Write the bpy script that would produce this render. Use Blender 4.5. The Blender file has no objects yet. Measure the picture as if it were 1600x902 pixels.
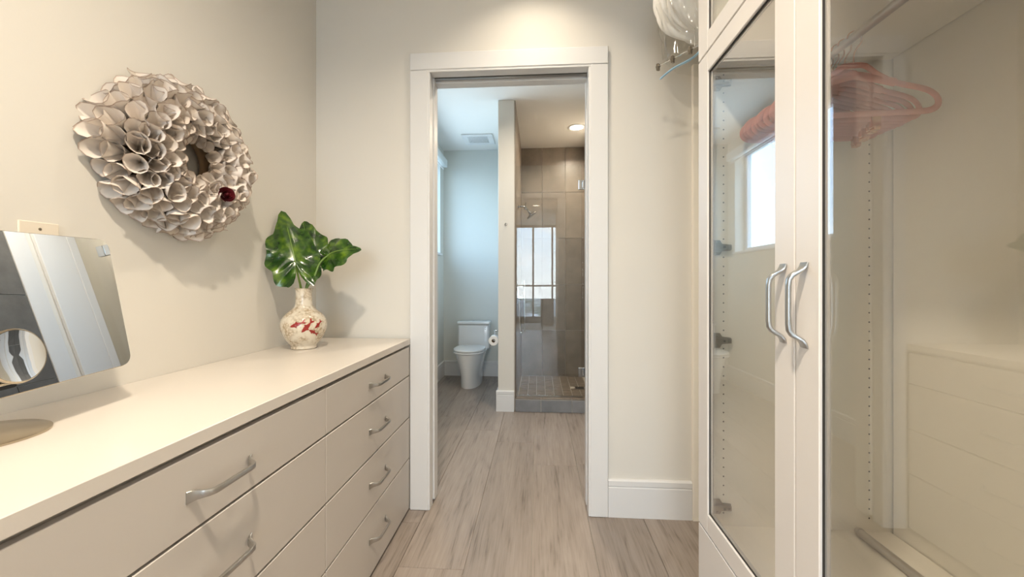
import bpy, bmesh, math, random
from mathutils import Vector, Matrix, Euler
random.seed(7)
PI = math.pi
scene = bpy.context.scene
COL = scene.collection

# ------------------------------------------------------------------ camera
cam_d = bpy.data.cameras.new('camera'); cam = bpy.data.objects.new('camera', cam_d); COL.objects.link(cam)
cam.location = (0, 0, 1.27)
cam.rotation_euler = (PI/2, 0, math.atan(41/620))
cam_d.sensor_width = 36; cam_d.lens = 620/1600*36; cam_d.shift_y = -9.5/1600
cam_d.clip_start = 0.01; cam_d.clip_end = 3000
scene.camera = cam

# ------------------------------------------------------------------ world: hazy daylight with soft clouds
W = bpy.data.worlds.new('World'); scene.world = W; W.use_nodes = True
nt = W.node_tree; nt.nodes.clear()
wo = nt.nodes.new('ShaderNodeOutputWorld'); bg = nt.nodes.new('ShaderNodeBackground')
tc = nt.nodes.new('ShaderNodeTexCoord'); sep = nt.nodes.new('ShaderNodeSeparateXYZ')
rmp = nt.nodes.new('ShaderNodeValToRGB'); nz = nt.nodes.new('ShaderNodeTexNoise'); cr2 = nt.nodes.new('ShaderNodeValToRGB')
mp = nt.nodes.new('ShaderNodeMapping'); mix = nt.nodes.new('ShaderNodeMixRGB')
nt.links.new(tc.outputs['Generated'], sep.inputs[0]); nt.links.new(sep.outputs['Z'], rmp.inputs[0])
e = rmp.color_ramp.elements
e[0].position = 0.0; e[0].color = (.88, .93, .95, 1)
e[1].position = 0.7; e[1].color = (.50, .66, .90, 1)
ke = e.new(.16); ke.color = (.62, .79, .96, 1)
nt.links.new(tc.outputs['Generated'], mp.inputs[0]); mp.inputs['Scale'].default_value = (1, 1, 2.6)
nt.links.new(mp.outputs[0], nz.inputs['Vector']); nz.inputs['Scale'].default_value = 5; nz.inputs['Detail'].default_value = 5
nt.links.new(nz.outputs['Fac'], cr2.inputs[0])
cr2.color_ramp.elements[0].position = .52; cr2.color_ramp.elements[1].position = .72
nt.links.new(cr2.outputs[0], mix.inputs[0]); nt.links.new(rmp.outputs[0], mix.inputs[1]); mix.inputs[2].default_value = (.95, .97, 1, 1)
nt.links.new(mix.outputs[0], bg.inputs[0]); bg.inputs[1].default_value = 10.5
nt.links.new(bg.outputs[0], wo.inputs[0])

vs = scene.view_settings
vs.view_transform = 'Standard'; vs.look = 'None'; vs.gamma = 1; vs.use_curve_mapping = False
vs.exposure = 0.0
LAMP_WARM = (1.0, .868, .695)
P_DOOR, P_MID, P_REAR_FILL, P_BATH = 5.5, 45.0, 24.0, 19.0      # watts of the ceiling downlights, the rear one an added fill
P_SHOWER = 20.0

def portal(name, loc, rot, sx, sy):
    l = bpy.data.lights.new(name, 'AREA'); l.shape = 'RECTANGLE'; l.size = sx; l.size_y = sy
    l.cycles.is_portal = True
    o = bpy.data.objects.new(name, l); COL.objects.link(o); o.location = loc; o.rotation_euler = rot
    return o
portal('window_portal', (0, -4.72, 1.55), (PI/2, 0, 0), 5.6, 2.95)        # bedroom window wall, faces +Y
portal('window_portal', (-1.46, 4.33, 2.27), (PI/2, 0, -PI/2), 1.66, 1.24)  # bathroom window, faces +X

# ------------------------------------------------------------------ mesh helpers
class MB:
    def __init__(s): s.v = []; s.f = []
    def add(s, vs, fs):
        n = len(s.v); s.v += [tuple(p) for p in vs]; s.f += [tuple(i+n for i in q) for q in fs]; return s
    def box(s, x0, x1, y0, y1, z0, z1):
        if x0 > x1: x0, x1 = x1, x0
        if y0 > y1: y0, y1 = y1, y0
        return s.add([(x0,y0,z0),(x1,y0,z0),(x1,y1,z0),(x0,y1,z0),(x0,y0,z1),(x1,y0,z1),(x1,y1,z1),(x0,y1,z1)],
                     [(0,3,2,1),(4,5,6,7),(0,1,5,4),(1,2,6,5),(2,3,7,6),(3,0,4,7)])
    def prism(s, poly, axis, a, b):
        """poly: 2-D outline (counter-clockwise); extruded along axis 0/1/2 from a to b"""
        n = len(poly); o = [k for k in range(3) if k != axis]
        def mk(p, t):
            q = [0,0,0]; q[o[0]] = p[0]; q[o[1]] = p[1]; q[axis] = t; return tuple(q)
        vs = [mk(p, a) for p in poly] + [mk(p, b) for p in poly]
        fs = [tuple(range(n-1, -1, -1)), tuple(range(n, 2*n))] + [(i, (i+1) % n, n+(i+1) % n, n+i) for i in range(n)]
        return s.add(vs, fs)
    def lathe(s, prof, n=32, c=(0,0,0), M=None, cap=True):
        vs = []; fs = []
        for r, z in prof:
            for k in range(n):
                a = 2*PI*k/n; vs.append(Vector((r*math.cos(a), r*math.sin(a), z)))
        for i in range(len(prof)-1):
            for k in range(n):
                fs.append((i*n+k, i*n+(k+1) % n, (i+1)*n+(k+1) % n, (i+1)*n+k))
        if cap:
            if prof[0][0] > 1e-5: fs.append(tuple(range(n-1, -1, -1)))
            if prof[-1][0] > 1e-5: fs.append(tuple((len(prof)-1)*n+k for k in range(n)))
        if M is not None: vs = [M @ p for p in vs]
        c = Vector(c); return s.add([p+c for p in vs], fs)
    def tube(s, path, r, n=10, cap=True, flat=1.0, up=None):
        path = [Vector(p) for p in path]; m = len(path)
        rs = r if isinstance(r, (list, tuple)) else [r]*m
        vs = []; fs = []; prev = None
        for i in range(m):
            t = (path[min(i+1, m-1)]-path[max(i-1, 0)]).normalized()
            if prev is None:
                ref = Vector(up) if up else (Vector((0,0,1)) if abs(t.z) < .9 else Vector((1,0,0)))
                a = t.cross(ref).normalized()
            else:
                a = (prev - t*prev.dot(t)).normalized()
            prev = a; b = t.cross(a)
            for k in range(n):
                q = 2*PI*k/n; vs.append(path[i]+a*math.cos(q)*rs[i]+b*math.sin(q)*rs[i]*flat)
        for i in range(m-1):
            for k in range(n): fs.append((i*n+k, i*n+(k+1) % n, (i+1)*n+(k+1) % n, (i+1)*n+k))
        if cap: fs += [tuple(range(n-1, -1, -1)), tuple((m-1)*n+k for k in range(n))]
        return s.add(vs, fs)
    def grid(s, fn, nu, nv, closed_u=False):
        vs = [fn(i/(nu-1 if not closed_u else nu), j/(nv-1)) for j in range(nv) for i in range(nu)]
        fs = []
        for j in range(nv-1):
            for i in range(nu if closed_u else nu-1):
                i2 = (i+1) % nu; fs.append((j*nu+i, j*nu+i2, (j+1)*nu+i2, (j+1)*nu+i))
        return s.add(vs, fs)
    def xf(s, M): s.v = [tuple(M @ Vector(p)) for p in s.v]; return s
    def mesh(s, name, m, bevel=0, smooth=False, seg=1, off=(0,0,0)):
        me = bpy.data.meshes.new(name)
        me.from_pydata([(p[0]-off[0], p[1]-off[1], p[2]-off[2]) for p in s.v], [], s.f)
        bm = bmesh.new(); bm.from_mesh(me)
        bmesh.ops.recalc_face_normals(bm, faces=bm.faces)
        if bevel:
            ed = [q for q in bm.edges if len(q.link_faces) == 2 and q.calc_face_angle(0) > .5]
            bmesh.ops.bevel(bm, geom=ed, offset=bevel, segments=seg, affect='EDGES', profile=.5, clamp_overlap=True)
        bm.to_mesh(me); bm.free()
        if smooth:
            for p in me.polygons: p.use_smooth = True
            if smooth != 'full':
                try: me.set_sharp_from_angle(angle=math.radians(40))
                except Exception: pass
        if m: me.materials.append(m)
        me.update(); return me

def link(o, parent=None):
    COL.objects.link(o); o.parent = parent; return o
def obj(name, mb, m, parent=None, world=False, loc=None, rot=None, **kw):
    """world=True: mb is in world coordinates, the parent (unrotated) sits at its own location"""
    off = (0,0,0)
    if world and parent is not None:
        off = Vector(parent.location)
        if parent.parent: off = off + Vector(parent.parent.location)
    me = mb.mesh(name, m, off=off, **kw); o = bpy.data.objects.new(name, me); link(o, parent)
    if loc: o.location = loc
    if rot: o.rotation_euler = rot
    return o
def inst(name, me, parent=None, loc=(0,0,0), rot=(0,0,0), scale=(1,1,1)):
    o = bpy.data.objects.new(name, me); link(o, parent); o.location = loc; o.rotation_euler = rot; o.scale = scale; return o
def tag(o, label=None, cat=None, group=None, kind=None):
    if label: o['label'] = label
    if cat: o['category'] = cat
    if group: o['group'] = group
    if kind: o['kind'] = kind
    return o
def thing(name, label, cat, loc=(0,0,0), rot=(0,0,0), group=None):
    o = bpy.data.objects.new(name, None); o.empty_display_size = .05; link(o); o.location = loc; o.rotation_euler = rot
    return tag(o, label, cat, group)
def struct(name, mb, m, **kw):
    return tag(obj(name, mb, m, **kw), kind='structure')

# ------------------------------------------------------------------ materials
def base(name):
    m = bpy.data.materials.new(name); m.use_nodes = True; n = m.node_tree.nodes; l = m.node_tree.links
    return m, n, l, n['Principled BSDF']
def mat(name, col, rough=.5, metal=0, var=.04, vscale=6, bump=0, bscale=80, coat=0, spec=.5, stretch=(1,1,1), **kw):
    m, n, l, b = base(name)
    b.inputs['Roughness'].default_value = rough; b.inputs['Metallic'].default_value = metal
    b.inputs['Specular IOR Level'].default_value = spec; b.inputs['Coat Weight'].default_value = coat
    tcn = n.new('ShaderNodeTexCoord'); mpn = n.new('ShaderNodeMapping'); mpn.inputs['Scale'].default_value = stretch
    l.new(tcn.outputs['Object'], mpn.inputs[0])
    no = n.new('ShaderNodeTexNoise'); no.inputs['Scale'].default_value = vscale; no.inputs['Detail'].default_value = 3
    l.new(mpn.outputs[0], no.inputs['Vector'])
    mx = n.new('ShaderNodeMixRGB'); c = Vector(col[:3])
    mx.inputs[1].default_value = (*(c*(1-var)), 1); mx.inputs[2].default_value = (*[min(1, q) for q in c*(1+var)], 1)
    l.new(no.outputs['Fac'], mx.inputs[0]); l.new(mx.outputs[0], b.inputs['Base Color'])
    if bump:
        n2 = n.new('ShaderNodeTexNoise'); n2.inputs['Scale'].default_value = bscale; n2.inputs['Detail'].default_value = 4
        l.new(mpn.outputs[0], n2.inputs['Vector'])
        bp = n.new('ShaderNodeBump'); bp.inputs['Strength'].default_value = bump; bp.inputs['Distance'].default_value = .002
        l.new(n2.outputs['Fac'], bp.inputs['Height']); l.new(bp.outputs[0], b.inputs['Normal'])
    return m
def glass_mat(name, tint=(1,1,1), ior=1.5, rough=0.0, boost=1.0):
    m = bpy.data.materials.new(name); m.use_nodes = True; n = m.node_tree.nodes; l = m.node_tree.links; n.clear()
    out = n.new('ShaderNodeOutputMaterial'); tr = n.new('ShaderNodeBsdfTransparent'); gl = n.new('ShaderNodeBsdfGlossy')
    mx = n.new('ShaderNodeMixShader'); fr = n.new('ShaderNodeFresnel'); ge = n.new('ShaderNodeNewGeometry')
    mr = n.new('ShaderNodeMapRange')
    mr.inputs['To Min'].default_value = ior; mr.inputs['To Max'].default_value = 1/ior      # same interface from either side
    l.new(ge.outputs['Backfacing'], mr.inputs['Value']); l.new(mr.outputs[0], fr.inputs['IOR'])
    tr.inputs[0].default_value = (*tint, 1); gl.inputs[0].default_value = (1,1,1,1); gl.inputs['Roughness'].default_value = rough
    mu = n.new('ShaderNodeMath'); mu.operation = 'MULTIPLY'; mu.use_clamp = True; mu.inputs[1].default_value = boost
    l.new(fr.outputs[0], mu.inputs[0]); l.new(mu.outputs[0], mx.inputs[0]); l.new(tr.outputs[0], mx.inputs[1]); l.new(gl.outputs[0], mx.inputs[2])
    l.new(mx.outputs[0], out.inputs[0]); return m
def emit_mat(name, col, st):
    m, n, l, b = base(name)
    b.inputs['Base Color'].default_value = (*col, 1); b.inputs['Emission Color'].default_value = (*col, 1); b.inputs['Emission Strength'].default_value = st
    return m

M = {}
M['paint'] = mat('wall_paint', (.72, .69, .63), .75, var=.012, vscale=3, bump=.05, bscale=220)
M['paint_cool'] = mat('bath_paint', (.68, .685, .635), .75, var=.012, vscale=3, bump=.05, bscale=220)
M['ceil'] = mat('ceiling_paint', (.82, .80, .76), .85, var=.01)
M['trim'] = mat('trim_paint', (.74, .735, .725), .32, var=.008, vscale=4)
M['cab'] = mat('drawer_laminate_shaded', (.56, .515, .465), .38, var=.012, vscale=5, bump=.02, bscale=300)  # same laminate as the worktop, shade of the upright fronts put into its tone
M['cabw'] = mat('wardrobe_laminate', (.72, .68, .64), .35, var=.010, vscale=5)
M['cabin'] = mat('wardrobe_interior', (.88, .84, .75), .45, var=.010, vscale=5)
M['top'] = mat('worktop_laminate_lit', (.66, .61, .55), .30, var=.010, vscale=5)  # drawer laminate again, kept lighter for the lamplight falling on the flat top
M['dark'] = mat('dark_gap', (.03, .027, .024), .9)
M['steel'] = mat('brushed_steel', (.50, .49, .47), .30, 1, var=.06, vscale=60, stretch=(1, 12, 12))
M['chrome'] = mat('chrome', (.72, .72, .72), .10, 1, var=.02)
M['bronze'] = mat('hinge_nickel', (.30, .265, .22), .28, 1, var=.08, vscale=40)
M['nickel'] = mat('dark_nickel', (.36, .34, .32), .16, 1, var=.03)
M['gold'] = mat('champagne_metal', (.50, .43, .33), .24, 1, var=.04, vscale=20)
M['mirror'] = mat('mirror_silver', (.90, .91, .91), 0.0, 1, var=0)
M['glass'] = glass_mat('cabinet_glass', (.99, .99, .98), 1.5, boost=1.7)
M['sglass'] = glass_mat('shower_glass', (.95, .96, .95), 1.52, boost=1.1)
M['wglass'] = glass_mat('window_glass', (.96, .98, .99), 1.45)
M['wtint'] = glass_mat('tinted_window_glass', (.71, .79, .845), 1.45)
M['ceramic'] = mat('white_ceramic', (.80, .80, .79), .08, var=.01, coat=.3)
M['black'] = mat('black_plastic', (.02, .02, .02), .4)
M['plate'] = mat('switch_plastic', (.80, .72, .60), .35, var=.01)
M['pink'] = mat('pink_velvet', (.64, .28, .22), .85, var=.10, vscale=30, bump=.2, bscale=500)
M['rosegold'] = mat('rose_gold', (.72, .42, .27), .26, 1, var=.05)
M['green_stem'] = mat('leaf_stem', (.16, .26, .04), .35, var=.2, vscale=20, stretch=(1, 1, .2))
M['blue'] = mat('blue_plastic', (.38, .60, .78), .3, var=.03)
M['white_fab'] = mat('white_down_fabric', (.80, .78, .74), .7, var=.05, vscale=25, bump=.6, bscale=38, stretch=(3, 3, .7))
M['paper'] = None
M['rose'] = mat('red_silk', (.12, .005, .010), .6, var=.3, vscale=60)
M['tp'] = mat('tissue', (.84, .83, .80), .9, var=.02, bump=.1)
M['card'] = mat('cardboard', (.35, .24, .14), .9)
M['grout'] = mat('grout', (.50, .46, .41), .9, var=.06, vscale=60)
M['carpet'] = mat('bedroom_carpet', (.52, .49, .45), .95, var=.12, vscale=160, bump=.5, bscale=400)
M['charcoal'] = mat('grey_chest_paint', (.13, .14, .15), .5, var=.05)
M['frame'] = mat('window_aluminium', (.32, .33, .34), .45, .3, var=.02)
M['lens'] = emit_mat('lamp_lens', LAMP_WARM, 14)
M['winframe'] = mat('white_window_frame', (.80, .82, .83), .4, var=.01)
M['shade'] = mat('roller_shade', (.70, .74, .74), .7, var=.02)

def tile_mat(name, c1, c2, rough, scale=4):
    m, n, l, b = base(name); b.inputs['Roughness'].default_value = rough
    tcn = n.new('ShaderNodeTexCoord'); oi = n.new('ShaderNodeObjectInfo'); va = n.new('ShaderNodeVectorMath'); va.operation = 'ADD'
    ms = n.new('ShaderNodeMath'); ms.operation = 'MULTIPLY'; ms.inputs[1].default_value = 37
    l.new(oi.outputs['Random'], ms.inputs[0]); l.new(tcn.outputs['Object'], va.inputs[0]); l.new(ms.outputs[0], va.inputs[1])
    no = n.new('ShaderNodeTexNoise'); no.inputs['Scale'].default_value = scale; no.inputs['Detail'].default_value = 8; no.inputs['Roughness'].default_value = .65
    l.new(va.outputs[0], no.inputs['Vector'])
    rp = n.new('ShaderNodeValToRGB'); rp.color_ramp.elements[0].position = .32; rp.color_ramp.elements[1].position = .7
    rp.color_ramp.elements[0].color = (*c1, 1); rp.color_ramp.elements[1].color = (*c2, 1)
    l.new(no.outputs['Fac'], rp.inputs[0])
    hs = n.new('ShaderNodeHueSaturation'); mr = n.new('ShaderNodeMapRange'); mr.inputs['To Min'].default_value = .9; mr.inputs['To Max'].default_value = 1.08
    l.new(oi.outputs['Random'], mr.inputs['Value']); l.new(mr.outputs[0], hs.inputs['Value']); l.new(rp.outputs[0], hs.inputs['Color'])
    l.new(hs.outputs[0], b.inputs['Base Color'])
    return m
M['tile'] = tile_mat('shower_tile', (.16, .128, .098), (.25, .205, .162), .33)
M['gtile'] = tile_mat('grey_wall_tile', (.085, .078, .07), (.14, .132, .12), .9)
M['mosaic'] = tile_mat('mosaic_tile', (.135, .105, .078), (.22, .175, .135), .4, 12)
M['curb'] = tile_mat('curb_tile', (.20, .20, .205), (.28, .28, .285), .35)

def wood_mat():
    m, n, l, b = base('wood_plank'); b.inputs['Roughness'].default_value = .36
    tcn = n.new('ShaderNodeTexCoord'); oi = n.new('ShaderNodeObjectInfo')
    ms = n.new('ShaderNodeMath'); ms.operation = 'MULTIPLY'; ms.inputs[1].default_value = 53
    l.new(oi.outputs['Random'], ms.inputs[0])
    va = n.new('ShaderNodeVectorMath'); va.operation = 'ADD'; l.new(tcn.outputs['Object'], va.inputs[0]); l.new(ms.outputs[0], va.inputs[1])
    def noise(sc, scale, det, dist=0):
        mpn = n.new('ShaderNodeMapping'); mpn.inputs['Scale'].default_value = sc; l.new(va.outputs[0], mpn.inputs[0])
        no = n.new('ShaderNodeTexNoise'); no.inputs['Scale'].default_value = scale; no.inputs['Detail'].default_value = det
        no.inputs['Distortion'].default_value = dist; l.new(mpn.outputs[0], no.inputs['Vector']); return no
    broad = noise((1, .18, 1), 9, 4, 1.2); grain = noise((1, .05, 1), 85, 6, .5); fine = noise((1, .03, 1), 230, 4)
    mpn = n.new('ShaderNodeMapping'); mpn.inputs['Scale'].default_value = (1, .16, 1); l.new(va.outputs[0], mpn.inputs[0])
    wv = n.new('ShaderNodeTexWave'); wv.bands_direction = 'X'; wv.inputs['Scale'].default_value = 5.5; wv.inputs['Distortion'].default_value = 7
    wv.inputs['Detail'].default_value = 3; wv.inputs['Detail Scale'].default_value = 1.2; l.new(mpn.outputs[0], wv.inputs['Vector'])
    def mixn(a, bb, f):
        q = n.new('ShaderNodeMixRGB'); q.inputs[0].default_value = f; l.new(a, q.inputs[1]); l.new(bb, q.inputs[2]); return q.outputs[0]
    s1 = mixn(broad.outputs['Fac'], grain.outputs['Fac'], .5); s2 = mixn(s1, wv.outputs['Fac'], .05); s3 = mixn(s2, fine.outputs['Fac'], .22)
    rp = n.new('ShaderNodeValToRGB'); el = rp.color_ramp.elements
    el[0].position = .36; el[0].color = (.155, .125, .102, 1); el[1].position = .63; el[1].color = (.345, .29, .25, 1)
    k = el.new(.46); k.color = (.275, .228, .193, 1)
    l.new(s3, rp.inputs[0])
    hs = n.new('ShaderNodeHueSaturation'); mr = n.new('ShaderNodeMapRange'); mr.inputs['To Min'].default_value = .93; mr.inputs['To Max'].default_value = 1.07
    l.new(oi.outputs['Random'], mr.inputs['Value']); l.new(mr.outputs[0], hs.inputs['Value']); l.new(rp.outputs[0], hs.inputs['Color'])
    l.new(hs.outputs[0], b.inputs['Base Color'])
    bp = n.new('ShaderNodeBump'); bp.inputs['Strength'].default_value = .12; bp.inputs['Distance'].default_value = .001
    l.new(s3, bp.inputs['Height']); l.new(bp.outputs[0], b.inputs['Normal'])
    return m
M['wood'] = wood_mat()

# ------------------------------------------------------------------ the setting
ZC = 3.07
XL, YB, YB2 = -1.267, 2.19, 2.34
XR = 1.235
BXL = -1.29; BYB = 5.35; BXR = .612
# floor: plank by plank
fl = MB().box(-1.45, 1.45, -2.65, 5.5, -.10, -.006); floor = struct('floor', fl, M['grout'])
PW, PL = .297, 1.65
joint = {-3: 2.06, -2: 1.735, -1: 3.15, 0: 2.765, 1: 1.15, 2: 2.4, 3: .6, -4: 2.9, -5: 1.4, 4: 1.9}
for k in range(-5, 5):
    x0 = max(-.031+PW*k, -1.44); x1 = min(-.031+PW*(k+1), 1.44)
    if x1-x0 < .02: continue
    y = joint[k]-PL*4
    while y < 5.45:
        ya, yb = max(y, -2.64), min(y+PL, 5.45); y += PL
        if yb-ya < .03: continue
        g = .0009; cx, cyy = (x0+x1)/2, (ya+yb)/2; hx, hy = (x1-x0)/2-g, (yb-ya)/2-g; c = .0012
        mb = MB().add([(-hx,-hy,-.006),(hx,-hy,-.006),(hx,hy,-.006),(-hx,hy,-.006),(-hx,-hy,-c),(hx,-hy,-c),(hx,hy,-c),(-hx,hy,-c),
                       (-hx+c,-hy+c,0),(hx-c,-hy+c,0),(hx-c,hy-c,0),(-hx+c,hy-c,0)],
                      [(0,1,5,4),(1,2,6,5),(2,3,7,6),(3,0,4,7),(4,5,9,8),(5,6,10,9),(6,7,11,10),(7,4,8,11),(8,9,10,11)])
        obj('plank', mb, M['wood'], floor, loc=(cx, cyy, 0))

struct('wall_left', MB().box(XL-.15, XL, -2.65, YB2, 0, ZC), M['paint'])
struct('wall_right', MB().box(XR, XR+.15, -2.65, YB2, 0, ZC), M['paint'])
struct('wall_back', MB().box(XL-.15, -.63, YB, YB2, 0, ZC).box(.30, XR+.15, YB, YB2, 0, ZC).box(-.63, .30, YB, YB2, 2.475, ZC), M['paint'])
struct('wall_rear', MB().box(XL-.15, -1.22, -2.65, -2.5, 0, ZC).box(.46, XR+.15, -2.65, -2.5, 0, ZC), M['paint'])
struct('ceiling', MB().box(-1.5, 1.5, -2.65, 5.6, ZC, ZC+.1), M['ceil'])
# bathroom shell
WY0, WY1, WZ0, WZ1 = 3.50, 5.16, 1.65, 2.89
struct('wall_bathroom_left', MB().box(BXL-.2, BXL, YB2, BYB+.15, 0, WZ0).box(BXL-.2, BXL, YB2, BYB+.15, WZ1, ZC)
       .box(BXL-.2, BXL, YB2, WY0, WZ0, WZ1).box(BXL-.2, BXL, WY1, BYB+.15, WZ0, WZ1), M['paint_cool'])
struct('wall_bathroom_back', MB().box(BXL-.2, BXR+.15, BYB, BYB+.15, 0, ZC), M['paint_cool'])
struct('wall_bathroom_right', MB().box(BXR, BXR+.15, YB2, BYB+.15, 0, ZC), M['paint'])
PX0, PX1, PY0 = -.396, -.237, 3.90
struct('wall_partition', MB().box(PX0, PX1, PY0, BYB, 0, ZC), M['paint'], bevel=.004)

# bathroom window
w1 = struct('window_1', MB().box(BXL-.16, BXL-.12, WY0, WY0+.05, WZ0, WZ1).box(BXL-.16, BXL-.12, WY1-.05, WY1, WZ0, WZ1)
            .box(BXL-.16, BXL-.12, WY0+.05, WY1-.05, WZ0, WZ0+.05).box(BXL-.16, BXL-.12, WY0+.05, WY1-.05, WZ1-.05, WZ1), M['winframe'], bevel=.003)
obj('window_pane', MB().box(BXL-.143, BXL-.137, WY0+.05, WY1-.05, WZ0+.05, WZ1-.05), M['wtint'], w1)
obj('window_sill', MB().box(BXL-.12, BXL+.025, WY0-.03, WY1+.03, WZ0-.025, WZ0+.002), M['winframe'], w1, bevel=.004)
rs = thing('roller_shade', 'pale roller shade cassette mounted above the bathroom window', 'roller shade', (BXL, 4.33, 2.80))
obj('cassette', MB().box(BXL+.001, BXL+.085, WY0-.06, WY1+.06, 2.80, 2.90), M['shade'], rs, world=True, bevel=.012, seg=3, smooth=True)
obj('end_cap', MB().box(BXL+.002, BXL+.088, WY0-.068, WY0-.058, 2.798, 2.902), M['trim'], rs, world=True, bevel=.003)
obj('hem_bar', MB().box(BXL+.03, BXL+.045, WY0-.03, WY1+.03, 2.765, 2.785), M['trim'], rs, world=True, bevel=.004)

# baseboards with a stepped top
def bprof(h=.205):
    return [(0, 0), (.016, 0), (.016, h-.046), (.012, h-.040), (.017, h-.034), (.017, h-.008), (.010, h), (0, h)]
def baseboard(name, axis, a, b, at, sgn, h=.205):
    """runs along axis (0 = X, 1 = Y) from a to b, its back against coordinate `at`, facing sgn"""
    mb = MB(); pr = [(at+sgn*p[0], p[1]) for p in bprof(h)]
    mb.prism(pr, axis, a, b); return struct(name, mb, M['trim'])
def bb_run(name, axis, a, b, at, sgn):
    return baseboard(name, axis, a, b, at, sgn)
baseboard('baseboard_back', 0, .378, .819, YB-.0005, -1)
baseboard('baseboard_bathroom_back', 0, BXL+.017, PX0-.001, BYB-.0005, -1)
baseboard('baseboard_bathroom_left', 1, YB2+.05, BYB-.001, BXL+.0005, 1)
baseboard('baseboard_partition_end', 0, PX0-.017, PX1+.0, PY0-.0005, -1)
baseboard('baseboard_partition_side', 1, PY0, BYB-.018, PX0-.0005, -1)
baseboard('baseboard_right', 1, -2.48, .36, XR-.0005, -1)
baseboard('baseboard_rear', 0, .461, XR-.02, -2.4995, 1)

# door casing, split jamb and pocket door
YC = 2.168
trim_1 = struct('trim_1', MB().box(-.714, .377, YC, YB-.0005, 2.453, 2.547), M['trim'], bevel=.003)         # head casing
struct('trim_2', MB().box(-.714, -.612, YC+.001, YB-.0005, .001, 2.4515), M['trim'], bevel=.003)
struct('trim_3', MB().box(.282, .377, YC+.001, YB-.0005, .001, 2.4515), M['trim'], bevel=.003)
for i, (ya, yb) in enumerate(((YB-.018, 2.236), (2.282, YB2+.004))):
    struct('trim_%d' % (4+3*i), MB().box(-.630, -.602, ya, yb, .001, 2.440), M['trim'], bevel=.002)
    struct('trim_%d' % (5+3*i), MB().box(.272, .300, ya, yb, .001, 2.440), M['trim'], bevel=.002)
    struct('trim_%d' % (6+3*i), MB().box(-.630, .300, ya, yb, 2.4405 if i == 0 else 2.43, 2.472), M['trim'], bevel=.002)
struct('trim_10', MB().box(-.628, .298, 2.2365, 2.2815, 2.462, 2.474), M['dark'])                           # track recess
d1 = struct('door_1', MB().box(-.6295, -.594, 2.241, 2.277, .028, 2.445), M['trim'], bevel=.002)
obj('track', MB().box(-.594, .27, 2.247, 2.271, 2.440, 2.461), M['steel'], d1)
struct('trim_11', MB().box(.2785, .299, 2.2365, 2.2815, .028, 2.44), M['trim'], bevel=.002)                  # strike side
for i, (xa, xb) in enumerate(((-.714, -.608), (.278, .377))):
    struct('trim_%d' % (12+i), MB().box(xa, xb, YB2+.0045, YB2+.022, .001, 2.445), M['trim'], bevel=.003)
struct('trim_14', MB().box(-.714, .377, YB2+.0045, YB2+.024, 2.4455, 2.547), M['trim'], bevel=.003)

# shower: tiled wall, partition face, curb and mosaic floor
SY = BYB-.03
sw = struct('wall_shower_back', MB().box(PX1, BXR, SY+.008, BYB-.0005, 0, ZC), M['grout'])
TW, TH = .307, .613
def tile_mesh(name, w, h, d, m):
    c = .0015
    return MB().add([(-w/2,0,0),(w/2,0,0),(w/2,0,h),(-w/2,0,h),(-w/2,-d+c,0),(w/2,-d+c,0),(w/2,-d+c,h),(-w/2,-d+c,h),
                     (-w/2+c,-d,c),(w/2-c,-d,c),(w/2-c,-d,h-c),(-w/2+c,-d,h-c)],
                    [(0,1,5,4),(1,2,6,5),(2,3,7,6),(3,0,4,7),(4,5,9,8),(5,6,10,9),(6,7,11,10),(7,4,8,11),(8,9,10,11)]).mesh(name, m)
XJ = [PX1+.001, .052-.001]
x = .052
cols = [(PX1+.009, .052)] + [(.052+TW*i, .052+TW*(i+1)) for i in range(5)]
rows = [(.02+TH*i, min(.02+TH*(i+1), ZC)) for i in range(5)]
for xa, xb in cols:
    xb = min(xb, BXR)
    if xb-xa < .03: continue
    for za, zb in rows:
        me = tile_mesh('tile', xb-xa-.004, zb-za-.004, .009, M['tile'])
        inst('tile', me, sw, ((xa+xb)/2, SY+.008, za+.002))
sp = struct('wall_shower_side', MB().box(PX1, PX1+.006, PY0+.012, SY, 0, ZC), M['grout'])
y = SY
for i in range(5):
    ya, yb = max(SY-TW*(i+1), PY0+.012), SY-TW*i
    for za, zb in rows:
        me = tile_mesh('tile', yb-ya-.004, zb-za-.004, .005, M['tile'])
        inst('tile', me, sp, (PX1+.006, (ya+yb)/2, za+.002), (0, 0, PI/2))

# right side of the bathroom: tiled stretch, white casing and a tall linen cabinet (seen in the tabletop mirror)
gt = struct('wall_tiled_stretch', MB().box(BXR-.010, BXR-.0005, YB2+.001, 3.268, 0, ZC), M['grout'])
for i in range(3):
    ya, yb = ((YB2+.002, 2.66), (2.66, 2.964), (2.964, 3.268))[i]
    for j in range(5):
        za, zb = .02+TH*j, min(.02+TH*(j+1), ZC)
        inst('tile', tile_mesh('tile', yb-ya-.004, zb-za-.004, .007, M['gtile']), gt, (BXR-.010, (ya+yb)/2, za+.002), (0, 0, -PI/2))
struct('trim_15', MB().box(BXR-.022, BXR-.0005, 3.27, 3.43, .001, 2.9), M['trim'], bevel=.003)
struct('trim_16', MB().box(BXR-.016, BXR-.0005, 3.4305, 3.4745, .001, 2.9), M['paint'])
lc = thing('linen_cabinet', 'tall white two-door linen cabinet on the right side of the bathroom', 'cabinet', (BXR, 3.68, 0))
obj('body', MB().box(BXR-.018, BXR-.001, 3.475, 3.885, .0, 2.9), M['trim'], lc, world=True)
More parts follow.
